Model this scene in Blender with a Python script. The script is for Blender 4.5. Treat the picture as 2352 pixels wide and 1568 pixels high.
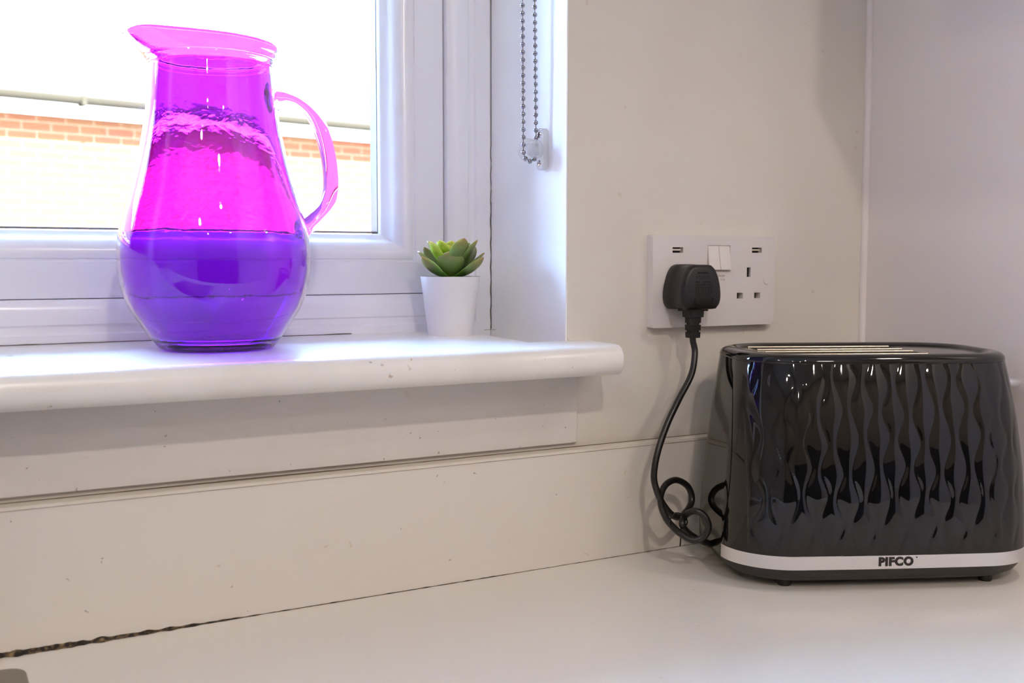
import bpy, bmesh, math, random
from mathutils import Vector, Matrix, noise
random.seed(7)
S = bpy.context.scene
COL = S.collection
PI = math.pi
for o in list(bpy.data.objects):
    bpy.data.objects.remove(o)

# ------------------------------------------------------------------ camera
FPX, YAW, PITCH, ROLL = 2421.56, 0.5046076, 0.0770378, 0.0008971
cam_d = bpy.data.cameras.new('camera')
cam = bpy.data.objects.new('camera', cam_d)
COL.objects.link(cam)
cam_d.sensor_width = 36.0
cam_d.lens = FPX * 36 / 2352
cam_d.clip_start = 0.02
cam_d.clip_end = 200
fw = Vector((math.sin(YAW)*math.cos(PITCH), math.cos(YAW)*math.cos(PITCH), -math.sin(PITCH)))
rt = Vector((math.cos(YAW), -math.sin(YAW), 0))
up = rt.cross(fw)
r2 = math.cos(ROLL)*rt + math.sin(ROLL)*up
u2 = -math.sin(ROLL)*rt + math.cos(ROLL)*up
m = Matrix((r2, u2, -fw)).transposed().to_4x4()
m.translation = Vector((0, -0.78274, 0.2732))
cam.matrix_world = m
cam_d.dof.use_dof = True
cam_d.dof.focus_distance = 0.93
cam_d.dof.aperture_fstop = 11
S.camera = cam

# ------------------------------------------------------------------ world, sun, room lamps, exposure
w = bpy.data.worlds.new('world')
S.world = w
w.use_nodes = True
wn = w.node_tree
bg = wn.nodes['Background']
sky = wn.nodes.new('ShaderNodeTexSky')
sky.sky_type = 'NISHITA'
sky.sun_disc = False
sky.sun_elevation = math.radians(48)
sky.sun_rotation = math.radians(150)
wn.links.new(sky.outputs[0], bg.inputs[0])
bg.inputs[1].default_value = 26.0
sun_d = bpy.data.lights.new('sun', 'SUN')
sun_d.energy = 480
sun_d.color = (1, 0.94, 0.86)
sun_d.angle = math.radians(0.6)
sun = bpy.data.objects.new('sun', sun_d)
COL.objects.link(sun)
sd = Vector((-0.05, -0.80, 0.56))            # towards the sun
sun.rotation_euler = sd.to_track_quat('Z', 'Y').to_euler()

LAMPS = [  # x, y, z, watts, disc radius
    (0.05, -1.75, 1.495, 13.8, 0.045),
    (-0.95, -1.75, 1.495, 7.2, 0.045),
    (-1.0, -0.7, 1.495, 4, 0.045),
    (-0.9, -2.7, 1.495, 6, 0.045),
    (0.45, -2.7, 1.495, 6, 0.045),
    (0.765, -0.42, 0.568, 0.55, 0.018),
]
for i, (x, y, z, e, r) in enumerate(LAMPS):
    ld = bpy.data.lights.new('downlight_lamp', 'AREA')
    ld.shape = 'DISK'
    ld.size = 2*r
    ld.energy = e
    ld.color = (1, 0.87, 0.74)
    lo = bpy.data.objects.new('downlight_lamp', ld)
    COL.objects.link(lo)
    lo.location = (x, y, z-0.012)
    lo['kind'] = 'structure'
S.view_settings.view_transform = 'Standard'
S.view_settings.look = 'None'
S.view_settings.gamma = 1
S.view_settings.exposure = 0
S.view_settings.use_curve_mapping = False
try:
    S.cycles.max_bounces = 16
    S.cycles.transmission_bounces = 16
    S.cycles.transparent_max_bounces = 16
    S.cycles.diffuse_bounces = 6
    S.cycles.caustics_refractive = True
    S.cycles.caustics_reflective = True
except Exception:
    pass

# ------------------------------------------------------------------ materials
def mat(name, col, rough=0.5, metal=0.0, spec=0.5, **kw):
    mt = bpy.data.materials.new(name)
    mt.use_nodes = True
    b = mt.node_tree.nodes['Principled BSDF']
    b.inputs['Base Color'].default_value = (*col, 1)
    b.inputs['Roughness'].default_value = rough
    b.inputs['Metallic'].default_value = metal
    b.inputs['Specular IOR Level'].default_value = spec
    for k, v in kw.items():
        b.inputs[k].default_value = v
    return mt

def N(mt, t, **kw):
    n = mt.node_tree.nodes.new(t)
    for k, v in kw.items():
        if k.startswith('_'):
            setattr(n, k[1:], v)
        else:
            n.inputs[k.replace('__', ' ')].default_value = v
    return n
def L(mt, a, b):
    mt.node_tree.links.new(a, b)
def BS(mt):
    return mt.node_tree.nodes['Principled BSDF']

def add_bump(mt, scale=200, strength=0.1, dist=0.001, stretch=None, detail=3):
    tc = N(mt, 'ShaderNodeTexCoord')
    src = tc.outputs['Object']
    if stretch:
        mp = N(mt, 'ShaderNodeMapping')
        mp.inputs['Scale'].default_value = stretch
        L(mt, src, mp.inputs[0])
        src = mp.outputs[0]
    nz = N(mt, 'ShaderNodeTexNoise', Scale=scale, Detail=detail)
    L(mt, src, nz.inputs['Vector'])
    bp = N(mt, 'ShaderNodeBump', Strength=strength, Distance=dist)
    L(mt, nz.outputs[0], bp.inputs['Height'])
    L(mt, bp.outputs[0], BS(mt).inputs['Normal'])
    return bp

def add_marks(mt, base, marks, mottle=None):
    """marks: list of (voronoi scale, radius, density 0..1, colour). Small stains of their own shape."""
    tc = N(mt, 'ShaderNodeTexCoord')
    cur = None
    rgb = N(mt, 'ShaderNodeRGB')
    rgb.outputs[0].default_value = (*base, 1)
    cur = rgb.outputs[0]
    if mottle:
        nz = N(mt, 'ShaderNodeTexNoise', Scale=mottle[0], Detail=4)
        L(mt, tc.outputs['Object'], nz.inputs['Vector'])
        cr = N(mt, 'ShaderNodeMapRange')
        cr.inputs[1].default_value = 0.45; cr.inputs[2].default_value = 0.75
        L(mt, nz.outputs[0], cr.inputs[0])
        mx = N(mt, 'ShaderNodeMix', _data_type='RGBA')
        L(mt, cr.outputs[0], mx.inputs[0]); L(mt, cur, mx.inputs[6])
        mx.inputs[7].default_value = (*mottle[1], 1)
        cur = mx.outputs[2]
    for (sc, rad, dens, c) in marks:
        wob = N(mt, 'ShaderNodeTexNoise', Scale=sc*4, Detail=2)
        L(mt, tc.outputs['Object'], wob.inputs['Vector'])
        ma = N(mt, 'ShaderNodeVectorMath', _operation='MULTIPLY_ADD')
        L(mt, wob.outputs['Color'], ma.inputs[0])
        ma.inputs[1].default_value = (0.5/sc,)*3
        L(mt, tc.outputs['Object'], ma.inputs[2])
        vo = N(mt, 'ShaderNodeTexVoronoi', Scale=sc)
        L(mt, ma.outputs[0], vo.inputs['Vector'])
        lt = N(mt, 'ShaderNodeMapRange')
        lt.inputs[1].default_value = rad; lt.inputs[2].default_value = rad*0.55
        L(mt, vo.outputs['Distance'], lt.inputs[0])
        sp = N(mt, 'ShaderNodeSeparateColor')
        L(mt, vo.outputs['Color'], sp.inputs[0])
        gt = N(mt, 'ShaderNodeMath', _operation='LESS_THAN')
        L(mt, sp.outputs[0], gt.inputs[0]); gt.inputs[1].default_value = dens
        mu = N(mt, 'ShaderNodeMath', _operation='MULTIPLY')
        L(mt, lt.outputs[0], mu.inputs[0]); L(mt, gt.outputs[0], mu.inputs[1])
        m2 = N(mt, 'ShaderNodeMath', _operation='MULTIPLY')
        L(mt, mu.outputs[0], m2.inputs[0]); L(mt, sp.outputs[1], m2.inputs[1])
        mx = N(mt, 'ShaderNodeMix', _data_type='RGBA')
        L(mt, m2.outputs[0], mx.inputs[0]); L(mt, cur, mx.inputs[6])
        mx.inputs[7].default_value = (*c, 1)
        cur = mx.outputs[2]
    L(mt, cur, BS(mt).inputs['Base Color'])
    return mt

WALLC = (0.70, 0.66, 0.60)
M = {}
M['wall'] = add_marks(mat('painted_wall', WALLC, 0.6), WALLC, [(55, 0.16, 0.12, (0.45, 0.32, 0.18)), (38, 0.10, 0.10, (0.42, 0.36, 0.28))], (6, (0.67, 0.62, 0.55)))
add_bump(M['wall'], 90, 0.12, 0.0015)
M['side_wall'] = add_marks(mat('painted_side_wall', (0.78, 0.74, 0.74), 0.5), (0.80, 0.75, 0.76), [(30, 0.10, 0.10, (0.45, 0.36, 0.28))])
add_bump(M['side_wall'], 60, 0.06, 0.001)
M['reveal'] = mat('white_reveal_paint', (0.90, 0.90, 0.90), 0.45)
add_bump(M['reveal'], 50, 0.10, 0.001, (1, 1, 0.4))
M['sill'] = add_marks(mat('gloss_white_wood', (0.8, 0.78, 0.75), 0.28), (0.83, 0.81, 0.78),
                      [(60, 0.16, 0.22, (0.42, 0.30, 0.16)), (120, 0.13, 0.22, (0.25, 0.22, 0.20)), (28, 0.12, 0.10, (0.60, 0.45, 0.25))], (9, (0.73, 0.70, 0.66)))
add_bump(M['sill'], 60, 0.16, 0.0008, (0.12, 1, 1.6))
M['apron'] = add_marks(mat('painted_apron_board', (0.7, 0.67, 0.63), 0.42), (0.70, 0.66, 0.62),
                       [(45, 0.21, 0.34, (0.46, 0.32, 0.15)), (130, 0.12, 0.25, (0.2, 0.17, 0.15)), (30, 0.13, 0.10, (0.58, 0.48, 0.36))], (8, (0.66, 0.62, 0.58)))
add_bump(M['apron'], 60, 0.12, 0.0008, (0.15, 1, 1.4))
M['upstand'] = add_marks(mat('cream_laminate', (0.72, 0.67, 0.60), 0.32), (0.71, 0.66, 0.59),
                         [(50, 0.10, 0.25, (0.52, 0.36, 0.16)), (90, 0.09, 0.18, (0.15, 0.12, 0.10))])
M['worktop'] = add_marks(mat('gloss_worktop', (0.72, 0.69, 0.64), 0.20), (0.72, 0.68, 0.62),
                         [(60, 0.06, 0.10, (0.2, 0.16, 0.12))])
M['worktop_edge'] = mat('worktop_edge_strip', (0.70, 0.65, 0.56), 0.4)
M['upvc'] = mat('white_upvc', (0.86, 0.88, 0.94), 0.22)
M['gasket'] = mat('dark_gasket', (0.05, 0.05, 0.055), 0.6)
M['spacer'] = mat('grey_spacer_bar', (0.13, 0.14, 0.15), 0.45, 0.5)
M['grime'] = mat('black_grime', (0.03, 0.022, 0.015), 0.8)
gm = M['grime']
tc = N(gm, 'ShaderNodeTexCoord'); nz = N(gm, 'ShaderNodeTexNoise', Scale=260, Detail=4)
L(gm, tc.outputs['Object'], nz.inputs['Vector'])
cr = N(gm, 'ShaderNodeValToRGB')
cr.color_ramp.elements[0].position = 0.45; cr.color_ramp.elements[0].color = (0.012, 0.009, 0.007, 1)
cr.color_ramp.elements[1].position = 0.72; cr.color_ramp.elements[1].color = (0.26, 0.17, 0.08, 1)
L(gm, nz.outputs[0], cr.inputs[0]); L(gm, cr.outputs[0], BS(gm).inputs['Base Color'])
M['crack'] = mat('dark_crack', (0.12, 0.10, 0.085), 0.9)
M['gap'] = mat('brown_gap', (0.16, 0.12, 0.08), 0.9)
M['steel_sink'] = mat('brushed_sink_steel', (0.25, 0.22, 0.18), 0.55, 0.35)
M['chrome'] = mat('chrome', (0.86, 0.87, 0.9), 0.09, 1.0)
M['bandmetal'] = mat('satin_silver_band', (0.82, 0.83, 0.86), 0.20, 1.0)
M['beadsteel'] = mat('nickel_bead', (0.36, 0.36, 0.40), 0.16, 1.0)
M['black'] = mat('gloss_black_plastic', (0.0035, 0.0035, 0.004), 0.035, 0, 0.5)
M['black']. node_tree.nodes['Principled BSDF'].inputs['IOR'].default_value = 1.55
M['deck'] = mat('black_deck', (0.01, 0.01, 0.011), 0.10)
M['basemat'] = mat('matt_charcoal_plastic', (0.022, 0.020, 0.020), 0.45)
M['rubber'] = mat('black_rubber', (0.008, 0.008, 0.009), 0.4)
M['plug'] = mat('black_plug_plastic', (0.0065, 0.006, 0.008), 0.42)
add_bump(M['plug'], 900, 0.05, 0.0003)
M['plugtext'] = mat('moulded_black_text', (0.006, 0.006, 0.007), 0.6)
M['cable'] = mat('black_cable_sheath', (0.010, 0.010, 0.011), 0.30)
M['liner'] = mat('toaster_steel_liner', (0.72, 0.66, 0.54), 0.32, 0.9)
M['dark'] = mat('dark_void', (0.004, 0.004, 0.004), 0.7)  # near-black for the shade inside holes and slits; also the lever arm
M['plate'] = mat('white_socket_plastic', (0.70, 0.66, 0.65), 0.25)
M['shutter'] = mat('brown_shutter', (0.10, 0.085, 0.075), 0.5)
M['switch'] = mat('white_switch_plastic', (0.75, 0.71, 0.69), 0.22)
M['print'] = mat('grey_print', (0.35, 0.33, 0.32), 0.5)
M['brass'] = mat('usb_contact', (0.62, 0.55, 0.42), 0.35, 0.6)
M['logo'] = mat('dark_logo_print', (0.015, 0.014, 0.014), 0.4)
M['acrylic'] = mat('clear_acrylic', (0.92, 0.93, 0.96), 0.12, 0, 0.5, **{'Transmission Weight': 0.75, 'IOR': 1.35, 'Alpha': 0.55})
M['pot'] = mat('white_pot_plastic', (0.78, 0.77, 0.78), 0.45)
M['soil'] = mat('dark_compost', (0.03, 0.05, 0.02), 0.9)
M['stem'] = mat('green_stem', (0.06, 0.09, 0.02), 0.6)

# purple glass: a tinted coating, pale at the edges where one looks along the wall
M['jug_clear'] = mat('clear_glass_skin', (0.93, 0.80, 1.0), 0.0, 0, 0.5, **{'Transmission Weight': 1.0, 'IOR': 1.47})
M['jug'] = mat('purple_glass', (0.66, 0.15, 0.97), 0.0, 0, 0.5, **{'Transmission Weight': 1.0, 'IOR': 1.47})
M['jug_in'] = mat('purple_glass_inner', (0.47, 0.018, 0.96), 0.0, 0, 0.5, **{'Transmission Weight': 1.0, 'IOR': 1.47})
jm = M['jug_in']
tc = N(jm, 'ShaderNodeTexCoord')
nz = N(jm, 'ShaderNodeTexNoise', Scale=44, Detail=3, Distortion=0.6)
mp = N(jm, 'ShaderNodeMapping'); mp.inputs['Scale'].default_value = (1, 1, 1.3)
L(jm, tc.outputs['Object'], mp.inputs[0]); L(jm, mp.outputs[0], nz.inputs['Vector'])
bp = N(jm, 'ShaderNodeBump', Strength=0.20, Distance=0.0007)
L(jm, nz.outputs[0], bp.inputs['Height']); L(jm, bp.outputs[0], BS(jm).inputs['Normal'])

# window pane: clear sheet that lets light straight through, with a faint reflection
pg = bpy.data.materials.new('window_glass'); pg.use_nodes = True
nt = pg.node_tree; nt.nodes.clear()
out = nt.nodes.new('ShaderNodeOutputMaterial'); mx = nt.nodes.new('ShaderNodeMixShader')
tr = nt.nodes.new('ShaderNodeBsdfTransparent'); gl = nt.nodes.new('ShaderNodeBsdfGlossy')
gl.inputs['Roughness'].default_value = 0.0
tr.inputs[0].default_value = (0.97, 0.985, 0.98, 1)
fr = nt.nodes.new('ShaderNodeFresnel'); fr.inputs[0].default_value = 1.3
nt.links.new(fr.outputs[0], mx.inputs[0]); nt.links.new(tr.outputs[0], mx.inputs[1]); nt.links.new(gl.outputs[0], mx.inputs[2])
nt.links.new(mx.outputs[0], out.inputs[0])
M['pane'] = pg

# succulent leaf: green, yellower and redder towards the tip
def leaf_mat(name, c0, c1, tip):
    mt = mat(name, c0, 0.38)
    a = N(mt, 'ShaderNodeAttribute', _attribute_name='along')
    r = N(mt, 'ShaderNodeValToRGB')
    e = r.color_ramp.elements
    e[0].position = 0.0; e[0].color = (*c0, 1)
    e[1].position = 1.0; e[1].color = (*tip, 1)
    k = e.new(0.62); k.color = (*c1, 1)
    k = e.new(0.88); k.color = (*[0.6*p+0.4*q for p, q in zip(c1, tip)], 1)
    L(mt, a.outputs['Fac'], r.inputs[0]); L(mt, r.outputs[0], BS(mt).inputs['Base Color'])
    BS(mt).inputs['Subsurface Weight'].default_value = 0.25
    BS(mt).inputs['Subsurface Radius'].default_value = (0.004, 0.006, 0.001)
    BS(mt).inputs['Subsurface Scale'].default_value = 0.5
    return mt
M['leaf'] = leaf_mat('succulent_leaf', (0.09, 0.19, 0.015), (0.15, 0.22, 0.06), (0.36, 0.24, 0.09))
M['leaf_inner'] = leaf_mat('young_leaf', (0.24, 0.40, 0.02), (0.34, 0.48, 0.03), (0.62, 0.55, 0.12))

# neighbour's house
def brick_mat():
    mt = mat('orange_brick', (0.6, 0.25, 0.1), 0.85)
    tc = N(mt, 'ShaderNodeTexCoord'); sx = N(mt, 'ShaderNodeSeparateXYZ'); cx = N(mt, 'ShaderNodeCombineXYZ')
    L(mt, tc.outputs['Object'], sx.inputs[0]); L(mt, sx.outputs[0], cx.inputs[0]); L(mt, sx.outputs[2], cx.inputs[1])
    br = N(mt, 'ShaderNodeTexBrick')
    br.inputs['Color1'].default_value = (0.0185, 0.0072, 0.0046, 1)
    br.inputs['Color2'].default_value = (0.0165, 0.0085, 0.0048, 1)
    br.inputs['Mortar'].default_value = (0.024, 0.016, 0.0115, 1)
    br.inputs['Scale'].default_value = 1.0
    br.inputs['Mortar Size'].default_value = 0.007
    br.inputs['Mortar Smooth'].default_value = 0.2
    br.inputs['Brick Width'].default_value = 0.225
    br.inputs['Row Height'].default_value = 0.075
    L(mt, cx.outputs[0], br.inputs['Vector']); L(mt, br.outputs[0], BS(mt).inputs['Base Color'])
    return mt
M['brick'] = brick_mat()
BS(M['brick']).inputs['Specular IOR Level'].default_value = 0.0
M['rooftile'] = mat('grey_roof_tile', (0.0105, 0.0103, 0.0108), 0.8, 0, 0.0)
mt = M['rooftile']
tc = N(mt, 'ShaderNodeTexCoord'); wv = N(mt, 'ShaderNodeTexWave', Scale=1.0); wv.bands_direction = 'Y'; wv.wave_profile = 'SAW'
wv.inputs['Scale'].default_value = 1.6
L(mt, tc.outputs['Object'], wv.inputs['Vector'])
bp = N(mt, 'ShaderNodeBump', Strength=0.25, Distance=0.02); L(mt, wv.outputs[1], bp.inputs['Height']); L(mt, bp.outputs[0], BS(mt).inputs['Normal'])
M['fascia'] = mat('white_fascia', (0.80, 0.82, 0.78), 0.4)
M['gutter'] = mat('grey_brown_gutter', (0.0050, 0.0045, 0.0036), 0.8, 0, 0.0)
M['paving'] = mat('pale_paving', (0.55, 0.54, 0.52), 0.9)
M['room'] = mat('room_wall_paint', (0.34, 0.29, 0.26), 0.7)
M['ceiling'] = mat('ceiling_paint', (0.72, 0.69, 0.66), 0.8)
M['floor'] = mat('dark_floor_tile', (0.02, 0.018, 0.017), 0.5)
M['darkunit'] = mat('black_unit', (0.004, 0.004, 0.004), 0.6)
M['unit'] = mat('white_unit_front', (0.62, 0.60, 0.60), 0.35)
M['lampglow'] = mat('lamp_lens', (1, 1, 1), 0.5)
BS(M['lampglow']).inputs['Emission Color'].default_value = (1, 0.82, 0.62, 1)
BS(M['lampglow']).inputs['Emission Strength'].default_value = 12

# ------------------------------------------------------------------ helpers
def obj(name, bm, m, parent=None, smooth=None):
    me = bpy.data.meshes.new(name)
    bmesh.ops.recalc_face_normals(bm, faces=bm.faces[:])
    bm.to_mesh(me); bm.free()
    mats = m if isinstance(m, (list, tuple)) else [m]
    for k in mats:
        me.materials.append(M[k] if isinstance(k, str) else k)
    o = bpy.data.objects.new(name, me)
    COL.objects.link(o)
    if parent is not None:
        o.parent = parent
    if smooth is not None:
        for p in me.polygons:
            p.use_smooth = True
        if smooth < 180:
            me.set_sharp_from_angle(angle=math.radians(smooth))
    return o
def empty(name, loc=(0, 0, 0), rz=0):
    o = bpy.data.objects.new(name, None)
    COL.objects.link(o); o.location = loc; o.rotation_euler = (0, 0, rz)
    o.empty_display_size = 0.02
    return o
def tag(o, label=None, cat=None, group=None, kind=None):
    for k, v in (('label', label), ('category', cat), ('group', group), ('kind', kind)):
        if v: o[k] = v
    return o
def box(bm, x0, x1, y0, y1, z0, z1, bev=0, seg=2):
    r = bmesh.ops.create_cube(bm, size=1)
    vs = r['verts']
    for v in vs:
        v.co = Vector(((x0+x1)/2+v.co.x*(x1-x0), (y0+y1)/2+v.co.y*(y1-y0), (z0+z1)/2+v.co.z*(z1-z0)))
    if bev:
        es = list({e for v in vs for e in v.link_edges})
        bmesh.ops.bevel(bm, geom=es, offset=bev, segments=seg, affect='EDGES', profile=0.5)
    return bm
def BM(): return bmesh.new()
def loft(bm, rings, close_ring=True, cap0=False, cap1=False, mi=0):
    vv = [[bm.verts.new(p) for p in r] for r in rings]
    n = len(vv[0])
    for a, b in zip(vv, vv[1:]):
        for i in range(n if close_ring else n-1):
            j = (i+1) % n
            f = bm.faces.new((a[i], a[j], b[j], b[i])); f.material_index = mi
    if cap0: bm.faces.new(list(reversed(vv[0]))).material_index = mi
    if cap1: bm.faces.new(vv[-1]).material_index = mi
    return vv
def lathe(bm, prof, cx=0, cy=0, n=48, cap0=False, cap1=False):
    rings = [[(cx+r*math.cos(2*PI*i/n), cy+r*math.sin(2*PI*i/n), z) for i in range(n)] for r, z in prof]
    return loft(bm, rings, True, cap0, cap1)
def crom(pts, k=8):
    P = [Vector(p) for p in pts]
    P = [2*P[0]-P[1]] + P + [2*P[-1]-P[-2]]
    out = []
    for i in range(1, len(P)-2):
        for j in range(k):
            t = j/k
            a, b, c, d = P[i-1:i+3]
            out.append(0.5*((2*b)+(c-a)*t+(2*a-5*b+4*c-d)*t*t+(3*b-a-3*c+d)*t**3))
    out.append(P[-2])
    return out
def tube(bm, pts, r, n=12, ry=None, upv=Vector((0, 0, 1)), caps=True):
    """r may be a number or list; ry: second radius (along binormal)."""
    rings = []
    prev = None
    for i, p in enumerate(pts):
        t = (pts[min(i+1, len(pts)-1)] - pts[max(i-1, 0)]).normalized()
        if prev is None:
            a = t.orthogonal().normalized() if abs(t.dot(upv)) > 0.95 else t.cross(upv).normalized()
        else:
            a = (prev - t*prev.dot(t)).normalized()
        prev = a
        b = t.cross(a)
        ra = r[i] if isinstance(r, (list, tuple)) else r
        rb = (ry[i] if isinstance(ry, (list, tuple)) else ry) if ry else ra
        rings.append([p + a*ra*math.cos(2*PI*k/n) + b*rb*math.sin(2*PI*k/n) for k in range(n)])
    loft(bm, rings, True, caps, caps)
def prism(bm, outline, y0, y1, bev=0, seg=3):
    """outline in (x, z); extruded along y from y0 (front) to y1."""
    a = [bm.verts.new((x, y0, z)) for x, z in outline]
    b = [bm.verts.new((x, y1, z)) for x, z in outline]
    n = len(a)
    f0 = bm.faces.new(a); bm.faces.new(list(reversed(b)))
    for i in range(n):
        bm.faces.new((a[i], b[i], b[(i+1) % n], a[(i+1) % n]))
    if bev:
        bmesh.ops.bevel(bm, geom=list(f0.edges), offset=bev, segments=seg, affect='EDGES', profile=0.5)
def rrect(x0, x1, z0, z1, r, k=6):
    pts = []
    for cx, cz, a0 in ((x1-r, z1-r, 0), (x0+r, z1-r, 90), (x0+r, z0+r, 180), (x1-r, z0+r, 270)):
        for i in range(k+1):
            a = math.radians(a0+90*i/k)
            pts.append((cx+r*math.cos(a), cz+r*math.sin(a)))
    return pts
def text_mesh(name, body, size, m, parent, loc, rot, extrude=0.0002, offset=0.0, sx=1.0, align='CENTER', sp=1.0):
    cu = bpy.data.curves.new('t', 'FONT')
    cu.body = body; cu.size = size; cu.extrude = extrude; cu.offset = offset
    cu.align_x = align; cu.space_character = sp; cu.align_y = 'CENTER'
    t = bpy.data.objects.new('t', cu); COL.objects.link(t)
    dg = bpy.context.evaluated_depsgraph_get()
    me = bpy.data.meshes.new_from_object(t.evaluated_get(dg))
    bpy.data.objects.remove(t)
    me.materials.clear(); me.materials.append(M[m])
    me.name = name
    o = bpy.data.objects.new(name, me); COL.objects.link(o)
    o.parent = parent; o.location = loc; o.rotation_euler = rot; o.scale = (sx, 1, 1)
    return o
def apply_bool(o, cutters):
    """cut the given meshes out of o and keep the result as plain mesh data"""
    for c in cutters:
        md = o.modifiers.new('cut', 'BOOLEAN'); md.operation = 'DIFFERENCE'; md.object = c; md.solver = 'EXACT'
    dg = bpy.context.evaluated_depsgraph_get(); dg.update()
    me = bpy.data.meshes.new_from_object(o.evaluated_get(dg))
    old = o.data; o.modifiers.clear(); o.data = me; me.name = o.name
    for c in cutters:
        bpy.data.objects.remove(c)
def ribbon(name, pts, wfun, normal, m, parent, h=0.0003, step=0.003):
    """thin raised line following pts, irregular width: cracks and grime"""
    P = [Vector(p) for p in pts]
    bm = BM(); nrm = Vector(normal); rows = []
    path = []
    for a, b in zip(P, P[1:]):
        k = max(1, int((b-a).length/step))
        for i in range(k): path.append((a+(b-a)*i/k, (b-a).normalized()))
    path.append((P[-1], (P[-1]-P[-2]).normalized()))
    for i, (p, t) in enumerate(path):
        s = t.cross(nrm).normalized()
        w0, w1 = wfun(p, i)
        rows.append([p - s*w0, p - s*w0*0.6 + nrm*h, p + s*w1*0.6 + nrm*h, p + s*w1])
    loft(bm, rows, False)
    return obj(name, bm, m, parent)

# ------------------------------------------------------------------ the room
def zsill(y): return 0.2019 + (y+0.046)/0.186*0.003
XR = 0.848          # right-hand wall
XV = 0.4876         # window reveal on the right
wx0, wz1 = -1.35, 1.15
FY = 0.14           # face of the window frame
bm = BM()
T0, T1 = 0.0, 0.30
def slab(x0, x1, z0, z1, y0=T0, y1=T1): box(bm, x0, x1, y0, y1, z0, z1)
slab(-1.75, wx0, -0.9, 1.5); slab(wx0, XV, wz1, 1.5); slab(wx0, XV, -0.9, 0.19, 0, T1); slab(XV, XR+0.15, -0.9, 1.5)
tag(obj('wall_window', bm, 'wall'), kind='structure')
wallw = bpy.data.objects['wall_window']
# white reveal linings inside the opening
bm = BM(); box(bm, XV-0.0015, XV+0.002, 0.0006, FY+0.012, 0.195, wz1)
rv = tag(obj('trim_reveal', bm, 'reveal'), kind='structure')
bm = BM(); box(bm, wx0-0.002, wx0+0.0015, 0.0006, FY+0.012, 0.195, wz1); box(bm, wx0, XV, 0.0006, FY+0.012, wz1-0.0015, wz1+0.002)
tag(obj('trim_reveal_left', bm, 'reveal'), kind='structure')
bm = BM(); box(bm, XR, XR+0.12, -3.2, -0.0, -0.9, 1.5)
tag(obj('wall_right', bm, 'side_wall'), kind='structure')
bm = BM(); box(bm, -1.87, -1.75, -3.2, 0.3, -0.9, 1.5)
tag(obj('wall_left', bm, 'room'), kind='structure')
bm = BM(); box(bm, -1.87, XR+0.12, -3.32, -3.2, -0.9, 1.5)
tag(obj('wall_back', bm, 'room'), kind='structure')
bm = BM(); box(bm, -1.87, XR+0.12, -3.32, 0.3, 1.5, 1.62)
tag(obj('ceiling', bm, 'ceiling'), kind='structure')
bm = BM(); box(bm, -1.87, XR+0.12, -3.32, 0.3, -1.0, -0.9)
tag(obj('floor', bm, 'floor'), kind='structure')
# filler bead in the corner
bm = BM(); tube(bm, [Vector((XR-0.0012, -0.0012, 0.009)), Vector((XR-0.0012, -0.0012, 1.5))], 0.0042, 10)
tag(obj('trim_corner', bm, 'side_wall', smooth=60), kind='structure')

# ------------------------------------------------------------------ window
win = tag(empty('window_1', ((wx0+XV)/2, FY, 0.2)), kind='structure')
def frame_loop(name, prof, x0, x1, z0, z1, m, smooth=35):
    bm = BM(); rings = []
    for (wi, y) in prof:
        rings.append([(x0+wi, y, z0+wi), (x1-wi, y, z0+wi), (x1-wi, y, z1-wi), (x0+wi, y, z1-wi)])
    rings.append(rings[0])
    loft(bm, rings)
    bmesh.ops.remove_doubles(bm, verts=bm.verts[:], dist=1e-6)
    o = obj(name, bm, m, None, smooth)
    o.parent = win; o.matrix_parent_inverse = Matrix.Translation(-win.location)
    return o
FX0, FX1, FZ0, FZ1 = wx0, XV-0.0015, 0.1956, wz1-0.0015
frame_loop('fixed_frame', [(0.0, FY+0.055), (0.0, FY+0.002), (0.001, FY), (0.0165, FY), (0.0180, FY+0.0018), (0.0195, FY+0.0022), (0.0235, FY+0.0022),
                           (0.0250, FY+0.0005), (0.029, FY+0.0003), (0.036, FY+0.0018), (0.0415, FY+0.0045), (0.0445, FY+0.0062), (0.0452, FY+0.008), (0.0452, FY+0.055)],
           FX0, FX1, FZ0, FZ1, 'upvc')
frame_loop('opening_sash', [(0.0474, FY+0.055), (0.0474, FY+0.0098), (0.0480, FY+0.0090), (0.060, FY+0.0078), (0.0775, FY+0.0070), (0.0785, FY+0.0086), (0.0800, FY+0.0088),
                            (0.0806, FY+0.0074), (0.0830, FY+0.0070), (0.0870, FY+0.0082), (0.0910, FY+0.0110), (0.0945, FY+0.0150), (0.0970, FY+0.0200), (0.0985, FY+0.0250), (0.1030, FY+0.0300), (0.1040, FY+0.0320), (0.1040, FY+0.055)],
           FX0, FX1, FZ0-0.0016, FZ1, 'upvc')
frame_loop('draught_seal', [(0.0450, FY+0.030), (0.0450, FY+0.020), (0.0476, FY+0.020), (0.0476, FY+0.030)], FX0, FX1, FZ0, FZ1, 'gasket')
frame_loop('spacer_bar', [(0.1035, FY+0.0375), (0.1048, FY+0.0375), (0.1048, FY+0.0535), (0.1035, FY+0.0535)], FX0, FX1, FZ0, FZ1, 'spacer')
for yy in (FY+0.0345, FY+0.0545):
    bm = BM(); box(bm, FX0+0.1, FX1-0.1, yy, yy+0.0005, FZ0+0.1, FZ1-0.1)
    o = obj('glass_pane', bm, 'pane'); o.parent = win; o.matrix_parent_inverse = Matrix.Translation(-win.location)
def winchild(o):
    o.parent = win; o.matrix_parent_inverse = Matrix.Translation(-win.location); return o

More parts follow.
